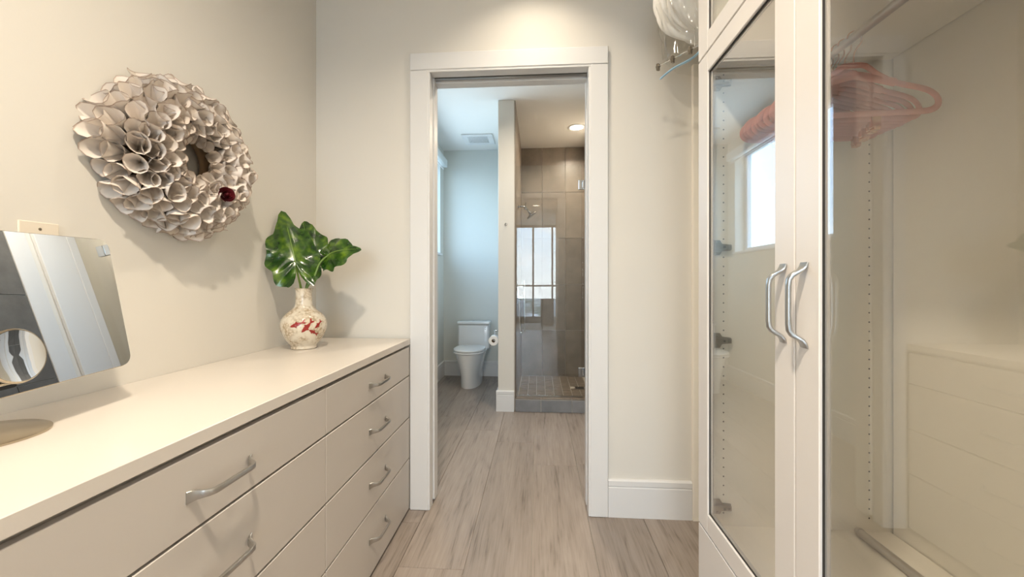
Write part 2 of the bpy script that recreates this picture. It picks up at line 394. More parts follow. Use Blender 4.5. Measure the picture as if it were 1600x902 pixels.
for ya, yb, kn in ((3.478, 3.786, 3.765), (3.792, 3.882, 3.812)):
    d = obj('door', MB().box(BXR-.040, BXR-.0185, ya, yb, .08, 2.88), M['trim'], lc, world=True, bevel=.003)
    obj('knob', MB().lathe([(.006, 0), (.006, .010), (.013, .014), (.011, .022), (0, .023)], 14, (-.040, kn-3.68, 1.05), Matrix.Rotation(-PI/2, 4, 'Y'), cap=False), M['steel'], d, smooth=True)
obj('gap', MB().box(BXR-.0195, BXR-.0181, 3.7865, 3.7915, .08, 2.88), M['dark'], lc, world=True)
# curb
CY0, CY1, CZ = 3.885, 4.005, .135
cb = struct('shower_curb', MB().box(PX1+.013, BXR, CY0+.008, CY1, 0, CZ-.008), M['grout'])
jx = [PX1+.013, .027, .328, BXR]
jx = [a for i, a in enumerate(jx) if i == 0 or a-jx[i-1] > .03]
for a, b in zip(jx, jx[1:]):
    inst('curb_tile', tile_mesh('curb_tile', b-a-.005, CZ-.020, .008, M['curb']), cb, ((a+b)/2, CY0+.008, .002))
for a, b in zip(jx, jx[1:]):
    obj('curb_cap_tile', MB().box(a+.0015, b-.0015, CY0, CY1+.004, CZ-.0078, CZ), M['mosaic'], cb, bevel=.0015)
sf = struct('floor_shower', MB().box(PX1+.012, BXR, CY1+.005, SY-.001, .0005, .014), M['grout'])
mm = MB().box(-.047, .047, -.047, .047, 0, .007).mesh('mosaic_tile', M['mosaic'], bevel=.0015)
nx, ny = int((BXR-PX1-.02)/.1), int((SY-CY1-.01)/.1)
for i in range(nx):
    for j in range(ny):
        xx = PX1+.067+.1*i; yy = CY1+.06+.1*j
        if abs(xx-.49) < .06 and abs(yy-4.73) < .06: continue
        inst('mosaic_tile', mm, sf, (xx, yy, .0135))

# bedroom behind the camera: carpet, walls, wall of windows (seen mirrored in the shower glass)
struct('floor_bedroom', MB().box(-3, 3, -4.9, -2.65, -.1, 0), M['carpet'])
struct('ceiling_bedroom', MB().box(-3, 3, -4.9, -2.65, ZC, ZC+.1), M['ceil'])
struct('wall_bedroom_left', MB().box(-3.15, -3, -4.9, -2.5, 0, ZC), M['paint'])
struct('wall_bedroom_right', MB().box(3, 3.15, -4.9, -2.5, 0, ZC), M['paint'])
struct('wall_bedroom_front', MB().box(-3, XL-.151, -2.65, -2.5, 0, ZC).box(XR+.151, 3, -2.65, -2.5, 0, ZC), M['paint'])
fr = MB().box(-3, 3, -4.66, -4.58, .0, .20).box(-3, 3, -4.66, -4.58, 3.0, ZC)
for xx in (-2.9, -1.95, -1.3, -.70, -.16, .44, 1.0, 1.6, 2.2, 2.9):
    fr.box(xx-.027, xx+.027, -4.66, -4.58, .2, 3.0)
fr.box(-3, 3, -4.65, -4.59, 1.14, 1.19)
w2 = struct('window_2', fr, M['frame'])
obj('window_pane', MB().box(-3, 3, -4.623, -4.617, .2, 3.0), M['wglass'], w2)
# far city below the tower
def city_mat():
    m, n, l, b = base('city_ground'); b.inputs['Roughness'].default_value = .9
    tcn = n.new('ShaderNodeTexCoord'); vo = n.new('ShaderNodeTexVoronoi'); vo.inputs['Scale'].default_value = .045
    l.new(tcn.outputs['Object'], vo.inputs['Vector'])
    rp = n.new('ShaderNodeValToRGB'); rp.color_ramp.interpolation = 'CONSTANT'; el = rp.color_ramp.elements
    el[0].color = (.07, .11, .06, 1); el[1].position = .45; el[1].color = (.45, .45, .43, 1); k = el.new(.7); k.color = (.75, .74, .72, 1); k = el.new(.85); k.color = (.28, .24, .2, 1)
    sp_ = n.new('ShaderNodeSeparateColor'); l.new(vo.outputs['Color'], sp_.inputs[0]); l.new(sp_.outputs[0], rp.inputs[0]); l.new(rp.outputs[0], b.inputs['Base Color'])
    return m
M['city'] = city_mat()
struct('ground', MB().box(-1500, 1500, -1500, -8, -61, -60), M['city'])
rr = random.Random(3); sk = MB()
for i in range(60):
    px = rr.uniform(-140, 140); py = rr.uniform(-420, -160); w, d, h = rr.uniform(8, 18), rr.uniform(8, 18), rr.uniform(8, 48)
    sk.box(px-w, px+w, py-d, py+d, -60, -60+h)
    sk.box(px-w*.5, px+w*.5, py-d*.5, py+d*.5, -60+h, -60+h+3)
tag(obj('distant_city_blocks', sk, mat('city_blocks', (.5, .5, .5), .8, var=.5, vscale=.05)), 'pale distant city blocks beyond the bedroom windows', 'city', kind='stuff')

# a point given by where it appears in the photograph and by its real depth Y in the room
def PX(x, y, Y):
    th = math.atan(41/620); d = Vector((-math.sin(th), math.cos(th), 0))+Vector((math.cos(th), math.sin(th), 0))*((x-800)/620)+Vector((0, 0, (441.5-y)/620))
    return Vector((0, 0, 1.27))+d*(Y/d.y)

# ------------------------------------------------------------------ pull handle (shared by drawers and wardrobe doors)
def handle_mesh():
    L = .0925
    half = [(-L, .0015), (-L+.009, .0040), (-L+.017, .0095), (-L+.0225, .0190), (-L+.0285, .0280), (-L+.037, .0335), (-L+.050, .0350)]
    pts = half + [(-.02, .0352), (.02, .0352)] + [(-a, b) for a, b in reversed(half)]
    wid = [.0130, .0125, .0108, .0088, .0074, .0067, .0064, .0062, .0062]; wid = wid + wid[:7][::-1]
    thk = [.0018, .0032, .0042, .0048, .0050, .0050, .0048, .0046, .0046]; thk = thk + thk[:7][::-1]
    mb = MB(); n = 10; vs = []; fs = []; m = len(pts)
    for i, (a, b) in enumerate(pts):
        p0, p1 = pts[max(i-1, 0)], pts[min(i+1, m-1)]
        t = Vector((p1[0]-p0[0], p1[1]-p0[1])).normalized(); nn = Vector((-t.y, t.x))
        for k in range(n):
            q = 2*PI*k/n; cq, sq = math.cos(q), math.sin(q)
            cq = math.copysign(abs(cq)**.55, cq); sq = math.copysign(abs(sq)**.55, sq)
            vs.append((a+nn.x*thk[i]*sq, b+nn.y*thk[i]*sq, wid[i]*cq))
    for i in range(m-1):
        for k in range(n): fs.append((i*n+k, i*n+(k+1) % n, (i+1)*n+(k+1) % n, (i+1)*n+k))
    fs += [tuple(range(n)), tuple((m-1)*n+k for k in range(n))]
    return mb.add(vs, fs).mesh('handle', M['steel'], smooth=True)
HM = handle_mesh()

# ------------------------------------------------------------------ drawer units and the worktop along the left wall
XD = -.716
DR = [(.754, .913), (.522, .750), (.295, .518), (.014, .291)]
units = [(1.2972, 2.166, 'taupe four-drawer unit next to the white door casing'),
         (.4112, 1.2968, 'wide taupe four-drawer unit below the tabletop mirror'),
         (-.4735, .4108, 'taupe four-drawer unit at the near end of the worktop run')]
for ya, yb, lab in units:
    u = thing('drawer_unit', lab, 'drawer unit', (XL, (ya+yb)/2, 0), group='drawer units under the long worktop')
    bd = MB().box(XL+.001, XD-.075, ya+.0015, ya+.019, .0, .924).box(XL+.001, XD-.075, yb-.019, yb-.0015, .0, .924)
    bd.box(XL+.001, XD-.075, ya+.019, yb-.019, .0, .012).box(XL+.001, XL+.012, ya+.019, yb-.019, .012, .924).box(XL+.012, XD-.024, ya+.019, yb-.019, .905, .924)
    obj('body', bd, M['cab'], u, world=True)
    for za, zb in DR:
        d = obj('drawer', MB().box(XD-.0185, XD, ya+.0015, yb-.0015, za+.0012, zb-.0012).box(XD-.45, XD-.0185, ya+.03, yb-.03, za+.01, zb-.03), M['cab'], u, world=True, bevel=.0016)
        cz = (za+zb)/2 + (.012 if za < .1 else -.004)
        inst('handle', HM, d, (XD-u.location.x, 0, cz), (PI/2, 0, PI/2))
        d.children[0].matrix_local = Matrix.Translation((XD-XL, 0, cz)) @ Matrix(((0,1,0,0),(1,0,0,0),(0,0,1,0),(0,0,0,1)))
tag(obj('worktop', MB().box(XL+.0008, XD+.004, -.475, 2.1665, .9255, .957), M['top'], bevel=.0015), 'long pale laminate worktop running over the drawer units', 'worktop')

# ------------------------------------------------------------------ wardrobe with glass doors on the right
XW = .577                                    # outer face of the doors
WYF, WYN = 1.475, .395                       # far and near ends
wr = thing('glass_door_wardrobe', 'tall white built-in wardrobe with glass doors and bow handles', 'wardrobe', ((XW+1.22)/2, (WYF+WYN)/2, 0))
Zt = 3.0
obj('side_panel', MB().box(XW+.022, XR-.002, 1.437, WYF, 0, Zt), M['cabin'], wr, world=True, bevel=.001)
obj('side_panel', MB().box(XW+.022, XR-.002, WYN, WYN+.038, 0, Zt), M['cabin'], wr, world=True, bevel=.001)
obj('back_panel', MB().box(1.205, 1.217, WYN+.0385, 1.4320, .0, Zt), M['cabin'], wr, world=True)
obj('cabinet_floor', MB().box(XW+.022, 1.2000, WYN+.0385, 1.4365, .395, .418), M['cabin'], wr, world=True, bevel=.001)
obj('cabinet_shelf', MB().box(XW+.022, 1.2015, WYN+.0385, 1.4365, 2.030, 2.075), M['cabin'], wr, world=True, bevel=.001)
obj('cabinet_top', MB().box(XW+.022, 1.2045, WYN+.0385, 1.4365, 2.97, Zt), M['cabin'], wr, world=True)
obj('base_panel', MB().box(XW+.001, XW+.020, WYN, WYF, .010, .405), M['cabw'], wr, world=True, bevel=.0015)
hole = MB()
for xh in (.648, 1.131):
    for i in range(49):
        z = .462+.032*i
        hole.lathe([(.0027, -.0004), (.0027, .0004)], 8, (xh, 1.4368, z), Matrix.Rotation(PI/2, 4, 'X'))
tag(obj('pin_hole_rows', hole, M['dark'], wr, world=True), 'rows of small dark shelf pin holes', kind='stuff')
YM = .934
def frame_door(name, ya, yb, za, zb, handle_y=None, hz=1.221):
    st, rl = .076, .066
    root = bpy.data.objects.new(name, None); link(root, wr); c = Vector((XW, (ya+yb)/2, (za+zb)/2)); root.location = c-Vector(wr.location)
    x0, x1 = XW, XW+.020
    def p(n, mb, m, **kw):
        me = mb.mesh(n, m, off=c, **kw); o = bpy.data.objects.new(n, me); return link(o, root)
    p('stile', MB().box(x0, x1, yb-st, yb, za, zb), M['cabw'], bevel=.002)
    p('stile', MB().box(x0, x1, ya, ya+st, za, zb), M['cabw'], bevel=.002)
    p('rail', MB().box(x0+.0003, x1, ya+st, yb-st, za, za+rl), M['cabw'], bevel=.002)
    p('rail', MB().box(x0+.0003, x1, ya+st, yb-st, zb-rl, zb), M['cabw'], bevel=.002)
    gy0, gy1, gz0, gz1 = ya+st, yb-st, za+rl, zb-rl
    sb = MB(); q = .004
    sb.box(x0+.006, x0+.009, gy0, gy0+q, gz0, gz1).box(x0+.006, x0+.009, gy1-q, gy1, gz0, gz1)
    sb.box(x0+.006, x0+.009, gy0+q, gy1-q, gz0, gz0+q).box(x0+.006, x0+.009, gy0+q, gy1-q, gz1-q, gz1)
    p('gasket', sb, M['dark'])
    bd = MB(); q = .007
    bd.box(x0+.0137, x0+.0185, gy0, gy0+q, gz0, gz1).box(x0+.0137, x0+.0185, gy1-q, gy1, gz0, gz1)
    bd.box(x0+.0137, x0+.0185, gy0+q, gy1-q, gz0, gz0+q).box(x0+.0137, x0+.0185, gy0+q, gy1-q, gz1-q, gz1)
    p('glazing_bead', bd, M['cabw'], bevel=.001)
    p('glass_pane', MB().box(x0+.0092, x0+.0134, gy0+.0005, gy1-.0005, gz0+.0005, gz1-.0005), M['glass'])
    if handle_y is not None:
        h = bpy.data.objects.new('handle', HM); link(h, root)
        h.matrix_local = Matrix.Translation(Vector((x0, handle_y, hz))-c) @ Matrix(((0,-1,0,0),(0,0,1,0),(1,0,0,0),(0,0,0,1)))
    return root
frame_door('door', YM+.0015, WYF-.001, .411, 2.058, YM+.040)
frame_door('door', WYN+.001, YM-.0015, .411, 2.058, YM-.034)
frame_door('upper_door', YM+.0015, WYF-.001, 2.063, 2.985)
frame_door('upper_door', WYN+.001, YM-.0015, 2.063, 2.985)
def hinge(z):
    c = Vector((XW+.045, 1.4355, z))
    r = bpy.data.objects.new('hinge', None); link(r, wr); r.location = c-Vector(wr.location)
    def p(n, mb, bev=.0015, m='bronze'):
        me = mb.mesh(n, M[m], bevel=bev, seg=2, smooth=True); link(bpy.data.objects.new(n, me), r)
    p('mounting_plate', MB().prism([(-.020, -.026), (.012, -.026), (.020, -.013), (.050, -.010), (.050, .010), (.020, .013), (.012, .026), (-.020, .026)], 1, -.004, .0))
    p('hinge_arm', MB().box(-.030, .046, -.017, -.0045, -.0085, .0085))
    p('screw', MB().lathe([(.004, 0), (.004, .003), (.002, .004)], 10, (.020, -.0195, 0), Matrix.Rotation(PI/2, 4, 'X')), 0, 'dark')
    p('screw', MB().lathe([(.0045, 0), (.0045, .003), (.002, .004)], 10, (.038, -.0195, 0), Matrix.Rotation(PI/2, 4, 'X')), 0)
    p('screw', MB().lathe([(.0035, 0), (.0035, .002), (.002, .003)], 10, (.002, -.0045, .019), Matrix.Rotation(PI/2, 4, 'X')), 0)
    p('screw', MB().lathe([(.0035, 0), (.0035, .002), (.002, .003)], 10, (.002, -.0045, -.019), Matrix.Rotation(PI/2, 4, 'X')), 0)
for z in (1.966, 1.392, 1.067, .486): hinge(z)
XRD, ZRD = .90, 1.972
obj('hanging_rod', MB().tube([(XRD, WYN+.039, ZRD), (XRD, 1.4365, ZRD)], .0125, 16, flat=1.0), M['steel'], wr, world=True, smooth=True)
obj('rod_socket', MB().lathe([(.022, 0), (.022, .008), (.016, .012)], 20, (XRD, 1.436, ZRD), Matrix.Rotation(PI/2, 4, 'X')), M['steel'], wr, world=True, smooth=True)
# spare rod on the wardrobe floor
sr = thing('spare_closet_rod', 'grey metal closet rod lying on the wardrobe floor', 'rod', (1.075, 1.0, .4182))
obj('tube', MB().tube([(0, -.52, .0135), (0, .40, .0135)], .0135, 16, flat=1.0), M['steel'], sr, smooth=True)
obj('end_cap', MB().lathe([(.014, 0), (.0145, .006), (.011, .016), (.004, .02)], 16, (0, .398, .0145), Matrix.Rotation(-PI/2, 4, 'X')), M['steel'], sr, smooth=True)

# open hanging bay between wardrobe and back wall
tag(obj('bay_end_panel', MB().box(.82, XR-.002, 2.165, YB-.001, .0, 2.43), M['cabin'], bevel=.002), 'beige end panel of the hanging bay against the back wall', 'panel')
vr = thing('bay_hanging_rod', 'short metal rod carrying the bagged bundle beside the wardrobe', 'rod', (XR, 1.78, 2.53))
obj('tube', MB().tube([(XR-.003, 1.78, 2.53), (.60, 1.78, 2.53)], .011, 12), M['steel'], vr, world=True, smooth=True)
obj('flange', MB().lathe([(.028, 0), (.028, .006), (.014, .012)], 20, (XR-.002, 1.78, 2.53), Matrix.Rotation(-PI/2, 4, 'Y')), M['steel'], vr, world=True, smooth=True)

# ------------------------------------------------------------------ pink velvet hangers in the wardrobe
def catmull(pts, k=6):
    pts = [Vector(p) for p in pts]; out = []
    for i in range(len(pts)-1):
        p0, p1, p2, p3 = pts[max(i-1, 0)], pts[i], pts[i+1], pts[min(i+2, len(pts)-1)]
        for j in range(k):
            t = j/k
            out.append(.5*((2*p1)+(-p0+p2)*t+(2*p0-5*p1+4*p2-p3)*t*t+(-p0+3*p1-3*p2+p3)*t*t*t))
    out.append(pts[-1]); return out
def hanger_parts():
    # local: x across, z down from the rod contact at origin; flat velvet body
    half = [(0, 0, -.082), (.030, 0, -.086), (.060, 0, -.112), (.105, 0, -.138), (.150, 0, -.152), (.185, 0, -.165), (.206, 0, -.185), (.208, 0, -.207), (.190, 0, -.220), (.150, 0, -.222), (.0, 0, -.222)]
    loop = [(-a, b, c) for a, b, c in reversed(half)] + half[1:]
    body = MB().tube(catmull(loop, 4), .0085, 8, flat=.36, up=(0, 1, 0))
    arch = MB().tube(catmull([(-.105, 0, -.138), (-.05, 0, -.122), (0, 0, -.112), (.05, 0, -.122), (.105, 0, -.138)], 5), .012, 8, flat=.3, up=(0, 1, 0))
    body.add(arch.v, arch.f)
    hook = MB().tube(catmull([(0, 0, -.085), (0, 0, -.055), (.006, 0, -.036), (.0185, 0, -.016), (.0165, 0, .004), (.003, 0, .0155), (-.012, 0, .010), (-.018, 0, -.004)], 5), .0019, 6)
    clip = MB().box(-.013, .013, -.007, .007, -.250, -.205).box(-.009, .009, -.010, .010, -.256, -.244)
    return (body.mesh('velvet_body', M['pink'], smooth=True), hook.mesh('hook', M['rosegold'], smooth=True), clip.mesh('clip', M['rosegold'], bevel=.002))
HB, HH, HC = hanger_parts()
hy = [1.395, 1.372, 1.350, 1.327, 1.303, 1.280, 1.258, 1.232, 1.195]
hl = ['pink velvet hanger nearest the wardrobe doors, without clips', 'second pink velvet hanger behind the foremost one', 'third pink velvet hanger from the front on the rod',
      'fourth pink velvet hanger from the front on the rod', 'middle pink velvet hanger of the nine on the rod', 'fourth pink velvet hanger from the wardrobe side panel', 'third pink velvet hanger from the wardrobe side panel',
      'second pink velvet hanger from the wardrobe side panel', 'pink velvet hanger closest to the wardrobe side panel']
for i, yy in enumerate(hy):
    yaw = (.02*math.sin(i*2.1), -.05)[0] if i < 8 else -.10
    h = thing('velvet_hanger', hl[8-i], 'hanger', (XRD, yy, ZRD), (0, .015*math.sin(i*1.7), yaw), group='pink velvet hangers on the wardrobe rod')
    inst('velvet_body', HB, h); inst('hook', HH, h)
    if i in (1, 3, 4, 6, 7):
        inst('clip', HC, h, (.155-.010*i, 0, 0)); inst('clip', HC, h, (-.12+.01*i, 0, 0))

# ------------------------------------------------------------------ bundle in clear plastic, clip hanger and blue hanger
pb = thing('bagged_bundle', 'white quilted bundle wrapped in clear plastic, hanging high beside the wardrobe', 'bedding', (.76, 1.80, 2.34))
def blob(u, v):
    a = 2*PI*u; b = PI*(v-.5)
    r = 1+.05*math.sin(7*a+3*v)+.05*math.sin(13*a+9*v)+.04*math.sin(31*a-14*v)
    cxy = math.copysign(abs(math.cos(b))**.75, math.cos(b)); sz = math.copysign(abs(math.sin(b))**.9, math.sin(b))
    return (.225*r*cxy*math.cos(a), .155*r*cxy*math.sin(a), .23+.22*sz*(1+.05*math.sin(5*a)))
obj('quilted_body', MB().grid(blob, 128, 44, closed_u=True), M['white_fab'], pb, smooth='full')
M['film'] = glass_mat('clear_film', (.93, .93, .92), 1.40, .10, boost=.9)
def film(u, v):
    a = 2*PI*u; k = 1+.03*math.sin(5*a+4*v)+.035*math.sin(13*a-7*v)+.02*math.sin(29*a+5*v)
    r = .99-.12*v
    return (.228*r*k*math.cos(a), .158*r*k*math.sin(a), .17-.25*v+.012*math.sin(3*a))
obj('plastic_film', MB().grid(film, 110, 18, closed_u=True), M['film'], pb, smooth='full')
ang = math.atan2(-.79, .613)
ch = thing('clip_hanger', 'chrome trouser hanger with sliding clips below the bagged bundle', 'hanger', (.672, 1.757, 2.283), (0, 0, ang))
obj('bar', MB().tube([(-.185, 0, 0), (.20, 0, 0)], .003, 8), M['chrome'], ch, smooth=True)
obj('hook', MB().tube(catmull([(0, 0, 0), (0, 0, .10), (0, 0, .215), (.012, 0, .238), (.004, 0, .2615), (-.012, 0, .255)], 4), .0022, 6), M['chrome'], ch, smooth=True)
for q in (-.182, -.105, -.02, .08):
    c_ = obj('clip', MB().box(-.006, .006, -.008, .008, -.020, .012).box(-.011, .011, -.005, .005, -.006, .005), M['bronze'], ch, bevel=.002); c_.location = (q, 0, 0)
bh = thing('blue_hanger', 'pale blue plastic hanger hanging lowest beside the wardrobe', 'hanger', (.76, 1.765, 2.53))
e0 = PX(1031, 124, 1.86); e1 = PX(1052, 107, 1.84); e2 = PX(1090, 84, 1.80); c0 = Vector((.775, 1.765, 2.40))
arm = [Vector(e0), Vector(e1), Vector(e2), c0]; oth = [c0, Vector((c0.x+.10, c0.y-.06, c0.z-.05)), Vector((c0.x+.19, c0.y-.13, c0.z-.13))]
pth = catmull([p-Vector(bh.location) for p in arm+oth[1:]], 6)
obj('shoulder_arms', MB().tube(pth, [.0035]+[.0075]*8+[.009]*(len(pth)-17)+[.0075]*7+[.0035], 10, flat=.5, up=(0, 0, 1)), M['blue'], bh, smooth=True)
obj('hook', MB().tube(catmull([tuple(c0-Vector(bh.location)), (.010, 0, -.06), (.010, 0, -.02), (.010, .013, .0), (.010, 0, .013), (.010, -.013, .004)], 4), .0026, 8), M['steel'], bh, smooth=True)

# ------------------------------------------------------------------ vase with koi and three elephant-ear leaves
VP = Vector((-1.112, 1.818, .9572))
def vase_mat():
    m, n, l, b = base('crackle_glaze'); b.inputs['Roughness'].default_value = .22; b.inputs['Coat Weight'].default_value = .4
    tcn = n.new('ShaderNodeTexCoord'); vo = n.new('ShaderNodeTexVoronoi'); vo.inputs['Scale'].default_value = 95; l.new(tcn.outputs['Object'], vo.inputs['Vector'])
    no = n.new('ShaderNodeTexNoise'); no.inputs['Scale'].default_value = 26; l.new(tcn.outputs['Object'], no.inputs['Vector'])
    rp = n.new('ShaderNodeValToRGB'); el = rp.color_ramp.elements; el[0].color = (.70, .60, .46, 1); el[1].color = (.42, .33, .22, 1); el[0].position = .25; el[1].position = .75
    l.new(vo.outputs['Distance'], rp.inputs[0])
    mx = n.new('ShaderNodeMixRGB'); rp2 = n.new('ShaderNodeValToRGB'); rp2.color_ramp.elements[0].position = .42; rp2.color_ramp.elements[1].position = .62
    l.new(no.outputs['Fac'], rp2.inputs[0]); l.new(rp2.outputs[0], mx.inputs[0]); l.new(rp.outputs[0], mx.inputs[1]); mx.inputs[2].default_value = (.72, .65, .53, 1)
    l.new(mx.outputs[0], b.inputs['Base Color'])
    return m
M['vase'] = vase_mat()
M['koi'] = mat('koi_red', (.30, .015, .010), .3, var=.5, vscale=110, coat=.3)
PROF = [(.050, 0), (.056, .003), (.056, .012), (.059, .020), (.078, .045), (.094, .078), (.1005, .108), (.096, .135), (.083, .158), (.062, .177), (.045, .192), (.038, .208), (.0355, .235), (.0355, .265), (.0385, .281), (.040, .285)]
def prof_at(z):
    for (r0, z0), (r1, z1) in zip(PROF, PROF[1:]):
        if z0 <= z <= z1: return r0+(r1-r0)*(z-z0)/(z1-z0)
    return .05
def smoothprof(P, k=4):
    q = catmull([(r, 0, z) for r, z in P], k); return [(p.x, p.z) for p in q]
vase = thing('koi_vase', 'bottle-shaped cream crackle vase painted with red koi, on the worktop', 'vase', VP)
SP_ = smoothprof(PROF)
obj('vase_body', MB().lathe(SP_+[(.036, .284), (.032, .278), (.031, .235), (.033, .208), (.036, .19)], 48, cap=False), M['vase'], vase, smooth='full')
def sprof(z):
    for (r0, z0), (r1, z1) in zip(SP_, SP_[1:]):
        if z0 <= z <= z1 and z1 > z0: return r0+(r1-r0)*(z-z0)/(z1-z0)
    return .05
ca = math.atan2(-VP.y, -VP.x)             # azimuth of the side seen from the room
def fish(az, z, ang_, L):
    bodyp = [(-.5, 0), (-.38, .08), (-.15, .14), (.1, .12), (.3, .055), (.38, .035)]
    up = bodyp + [(.5, .17), (.60, .14), (.54, .02)]
    out = up + [(.62, -.10), (.48, -.12)] + [(a, -b) for a, b in reversed(bodyp[1:])]
    fin = [(-.1, .12), (.02, .24), (.1, .11)]
    vs = []; fs = []
    def put(a, b):
        x_ = (a*math.cos(ang_)-b*math.sin(ang_))*L; z_ = (a*math.sin(ang_)+b*math.cos(ang_))*L
        zz = z+z_; r = sprof(zz)+.0009; t = az+x_/r
        return (r*math.cos(t), r*math.sin(t), zz)
    def strip(poly):
        c = (sum(p[0] for p in poly)/len(poly), sum(p[1] for p in poly)/len(poly))
        n0 = len(vs); vs.append(put(*c)); vs.extend(put(*p) for p in poly)
        for i in range(len(poly)): fs.append((n0, n0+1+i, n0+1+(i+1) % len(poly)))
    # body as spine strips so it follows the belly of the vase
    rows_ = [(a, b) for a, b in bodyp]
    n0 = len(vs)
    for a, b in rows_: vs.extend([put(a, b), put(a, 0), put(a, -b)])
    for i in range(len(rows_)-1):
        o_ = n0+3*i; fs.extend([(o_, o_+1, o_+4, o_+3), (o_+1, o_+2, o_+5, o_+4)])
    strip([(.34, .04), (.55, .20), (.64, .17), (.50, .0), (.64, -.12), (.52, -.14), (.34, -.04)])
    strip(fin); strip([(-.2, -.12), (-.08, -.24), (-.02, -.13)])
    return MB().add(vs, fs)
for az, z, an, L in ((-.30, .122, .35, .062), (.12, .110, .85, .066), (.40, .084, -.55, .046), (.62, .116, .75, .046)):
    obj('koi', fish(ca+az, z, an, L), M['koi'], vase)

def leaf_mat():
    m, n, l, b = base('elephant_ear_leaf'); b.inputs['Roughness'].default_value = .22; b.inputs['Coat Weight'].default_value = .35
    uv = n.new('ShaderNodeUVMap'); sepn = n.new('ShaderNodeSeparateXYZ'); l.new(uv.outputs[0], sepn.inputs[0])
    tcn = n.new('ShaderNodeTexCoord'); no = n.new('ShaderNodeTexNoise'); no.inputs['Scale'].default_value = 22; no.inputs['Detail'].default_value = 3; l.new(tcn.outputs['Object'], no.inputs['Vector'])
    rp = n.new('ShaderNodeValToRGB'); el = rp.color_ramp.elements; el[0].position = .38; el[0].color = (.010, .040, .004, 1); el[1].position = .70; el[1].color = (.12, .21, .012, 1); k = el.new(.52); k.color = (.030, .085, .006, 1)
    l.new(no.outputs['Fac'], rp.inputs[0])
    # pinnate vein stripes, carried by the leaf's own UV
    vr_ = n.new('ShaderNodeValToRGB'); vr_.color_ramp.elements[0].position = .90; vr_.color_ramp.elements[1].position = 1.0
    l.new(sepn.outputs['X'], vr_.inputs[0])
    mx = n.new('ShaderNodeMixRGB'); l.new(vr_.outputs[0], mx.inputs[0]); l.new(rp.outputs[0], mx.inputs[1]); mx.inputs[2].default_value = (.15, .24, .04, 1)
    l.new(mx.outputs[0], b.inputs['Base Color'])
    return m
M['leaf'] = leaf_mat()
def make_leaf(label, attach, tip_dir, normal, L, stem_pts, seed, wid=.62, droop=.12, cup=.16):
    r_ = random.Random(seed); ph = r_.uniform(0, 6)
    base_pt = VP+Vector((0, 0, .20))
    t = thing('elephant_ear_leaf', label, 'leaf', base_pt, group='elephant-ear leaves in the koi vase')
    a = Vector(tip_dir).normalized(); nrm = Vector(normal); nrm = (nrm-a*nrm.dot(a)).normalized(); s = nrm.cross(a)
    A = Vector(attach); NR, NT = 9, 72
    def rad(th):
        # th 0 = tip, pi = sinus at the stem
        x_ = abs(th)
        key = [(0, 1.0), (.10, .90), (.25, .78), (.5, .69), (.9, .62), (1.4, .56), (1.9, .53), (2.35, .545), (2.65, .53), (2.85, .40), (3.0, .20), (PI, .05)]
        for (t0, r0), (t1, r1) in zip(key, key[1:]):
            if t0 <= x_ <= t1:
                q = (x_-t0)/(t1-t0); q = q*q*(3-2*q); return r0+(r1-r0)*q
        return .05
    vs, uvx = [], []
    for i in range(NR+1):
        for j in range(NT):
            th = -PI+2*PI*(j+.5)/NT; q = i/NR
            rr_ = rad(th)*q*(1+.055*math.sin(9*th+ph)*q)
            al = rr_*math.cos(th)*L; ac = rr_*math.sin(th)*L*wid/.52
            p_ = (al+abs(ac)*.75)/L; vein = .5+.5*math.cos(p_*2*PI*6.5)
            mid = math.exp(-(ac/(.012*L+1e-6))**2)
            hgt = -cup*abs(ac)**1.25/L**.25 - droop*max(al, 0)**2/L + .010*L/.26*vein*min(1, abs(ac)/(.1*L))*(1 if True else 0)*.35 + .045*L*q**3*math.sin(7*th+ph)
            vs.append(A+a*al+s*ac+nrm*hgt); uvx.append(max(vein**14 if abs(ac) > .02*L else 0, mid))
    fs = []
    for i in range(NR):
        for j in range(NT-1 if i > 0 else NT-1):
            fs.append((i*NT+j, i*NT+j+1, (i+1)*NT+j+1, (i+1)*NT+j))
    me = bpy.data.meshes.new('leaf_blade'); me.from_pydata([tuple(v-base_pt) for v in vs], [], fs)
    ul = me.uv_layers.new(name='UVMap')
    for lp in me.loops: ul.data[lp.index].uv = (min(1, .001+.998*uvx[lp.vertex_index]), 0)
    for p in me.polygons: p.use_smooth = True
    me.materials.append(M['leaf'])
    bl = bpy.data.objects.new('leaf_blade', me); link(bl, t)
    mid = [A+a*(x_*L)+nrm*(-droop*(x_*L)**2/L+.0015) for x_ in [0, .15, .3, .45, .6, .75, .9]]
    obj('midrib', MB().tube([p-base_pt for p in mid], [.0032, .0028, .0024, .002, .0016, .0012, .0006], 6), M['green_stem'], bl, smooth=True)
    path = catmull([Vector(p)-base_pt for p in stem_pts]+[A-base_pt], 6)
    obj('stem', MB().tube(path, [.0068-.0035*i/(len(path)-1) for i in range(len(path))], 8), M['green_stem'], t, smooth=True)
    return t
b0 = VP+Vector((0, 0, .20)); mouth = VP+Vector((0, 0, .283))
A1 = PX(461, 408, 1.775); T1 = PX(443, 326, 1.83)
make_leaf('largest upright elephant-ear leaf, front left in the koi vase', A1, T1-A1, Vector((.78, -1, .15)), (T1-A1).length*1.0,
          [b0+Vector((-.005, .0, 0)), mouth+Vector((-.012, -.004, 0)), PX(466, 432, 1.79)], 1, wid=.385, cup=.30)
A2 = PX(487, 398, 1.90); T2 = PX(472, 346, 1.93)
make_leaf('small elephant-ear leaf standing behind the largest one', A2, T2-A2, Vector((.35, -1, .2)), (T2-A2).length*1.12,
          [b0+Vector((.003, .012, 0)), mouth+Vector((.004, .012, 0)), PX(484, 428, 1.86)], 5, wid=.42)
A3 = PX(515, 397, 1.84); T3 = PX(552, 378, 1.80)
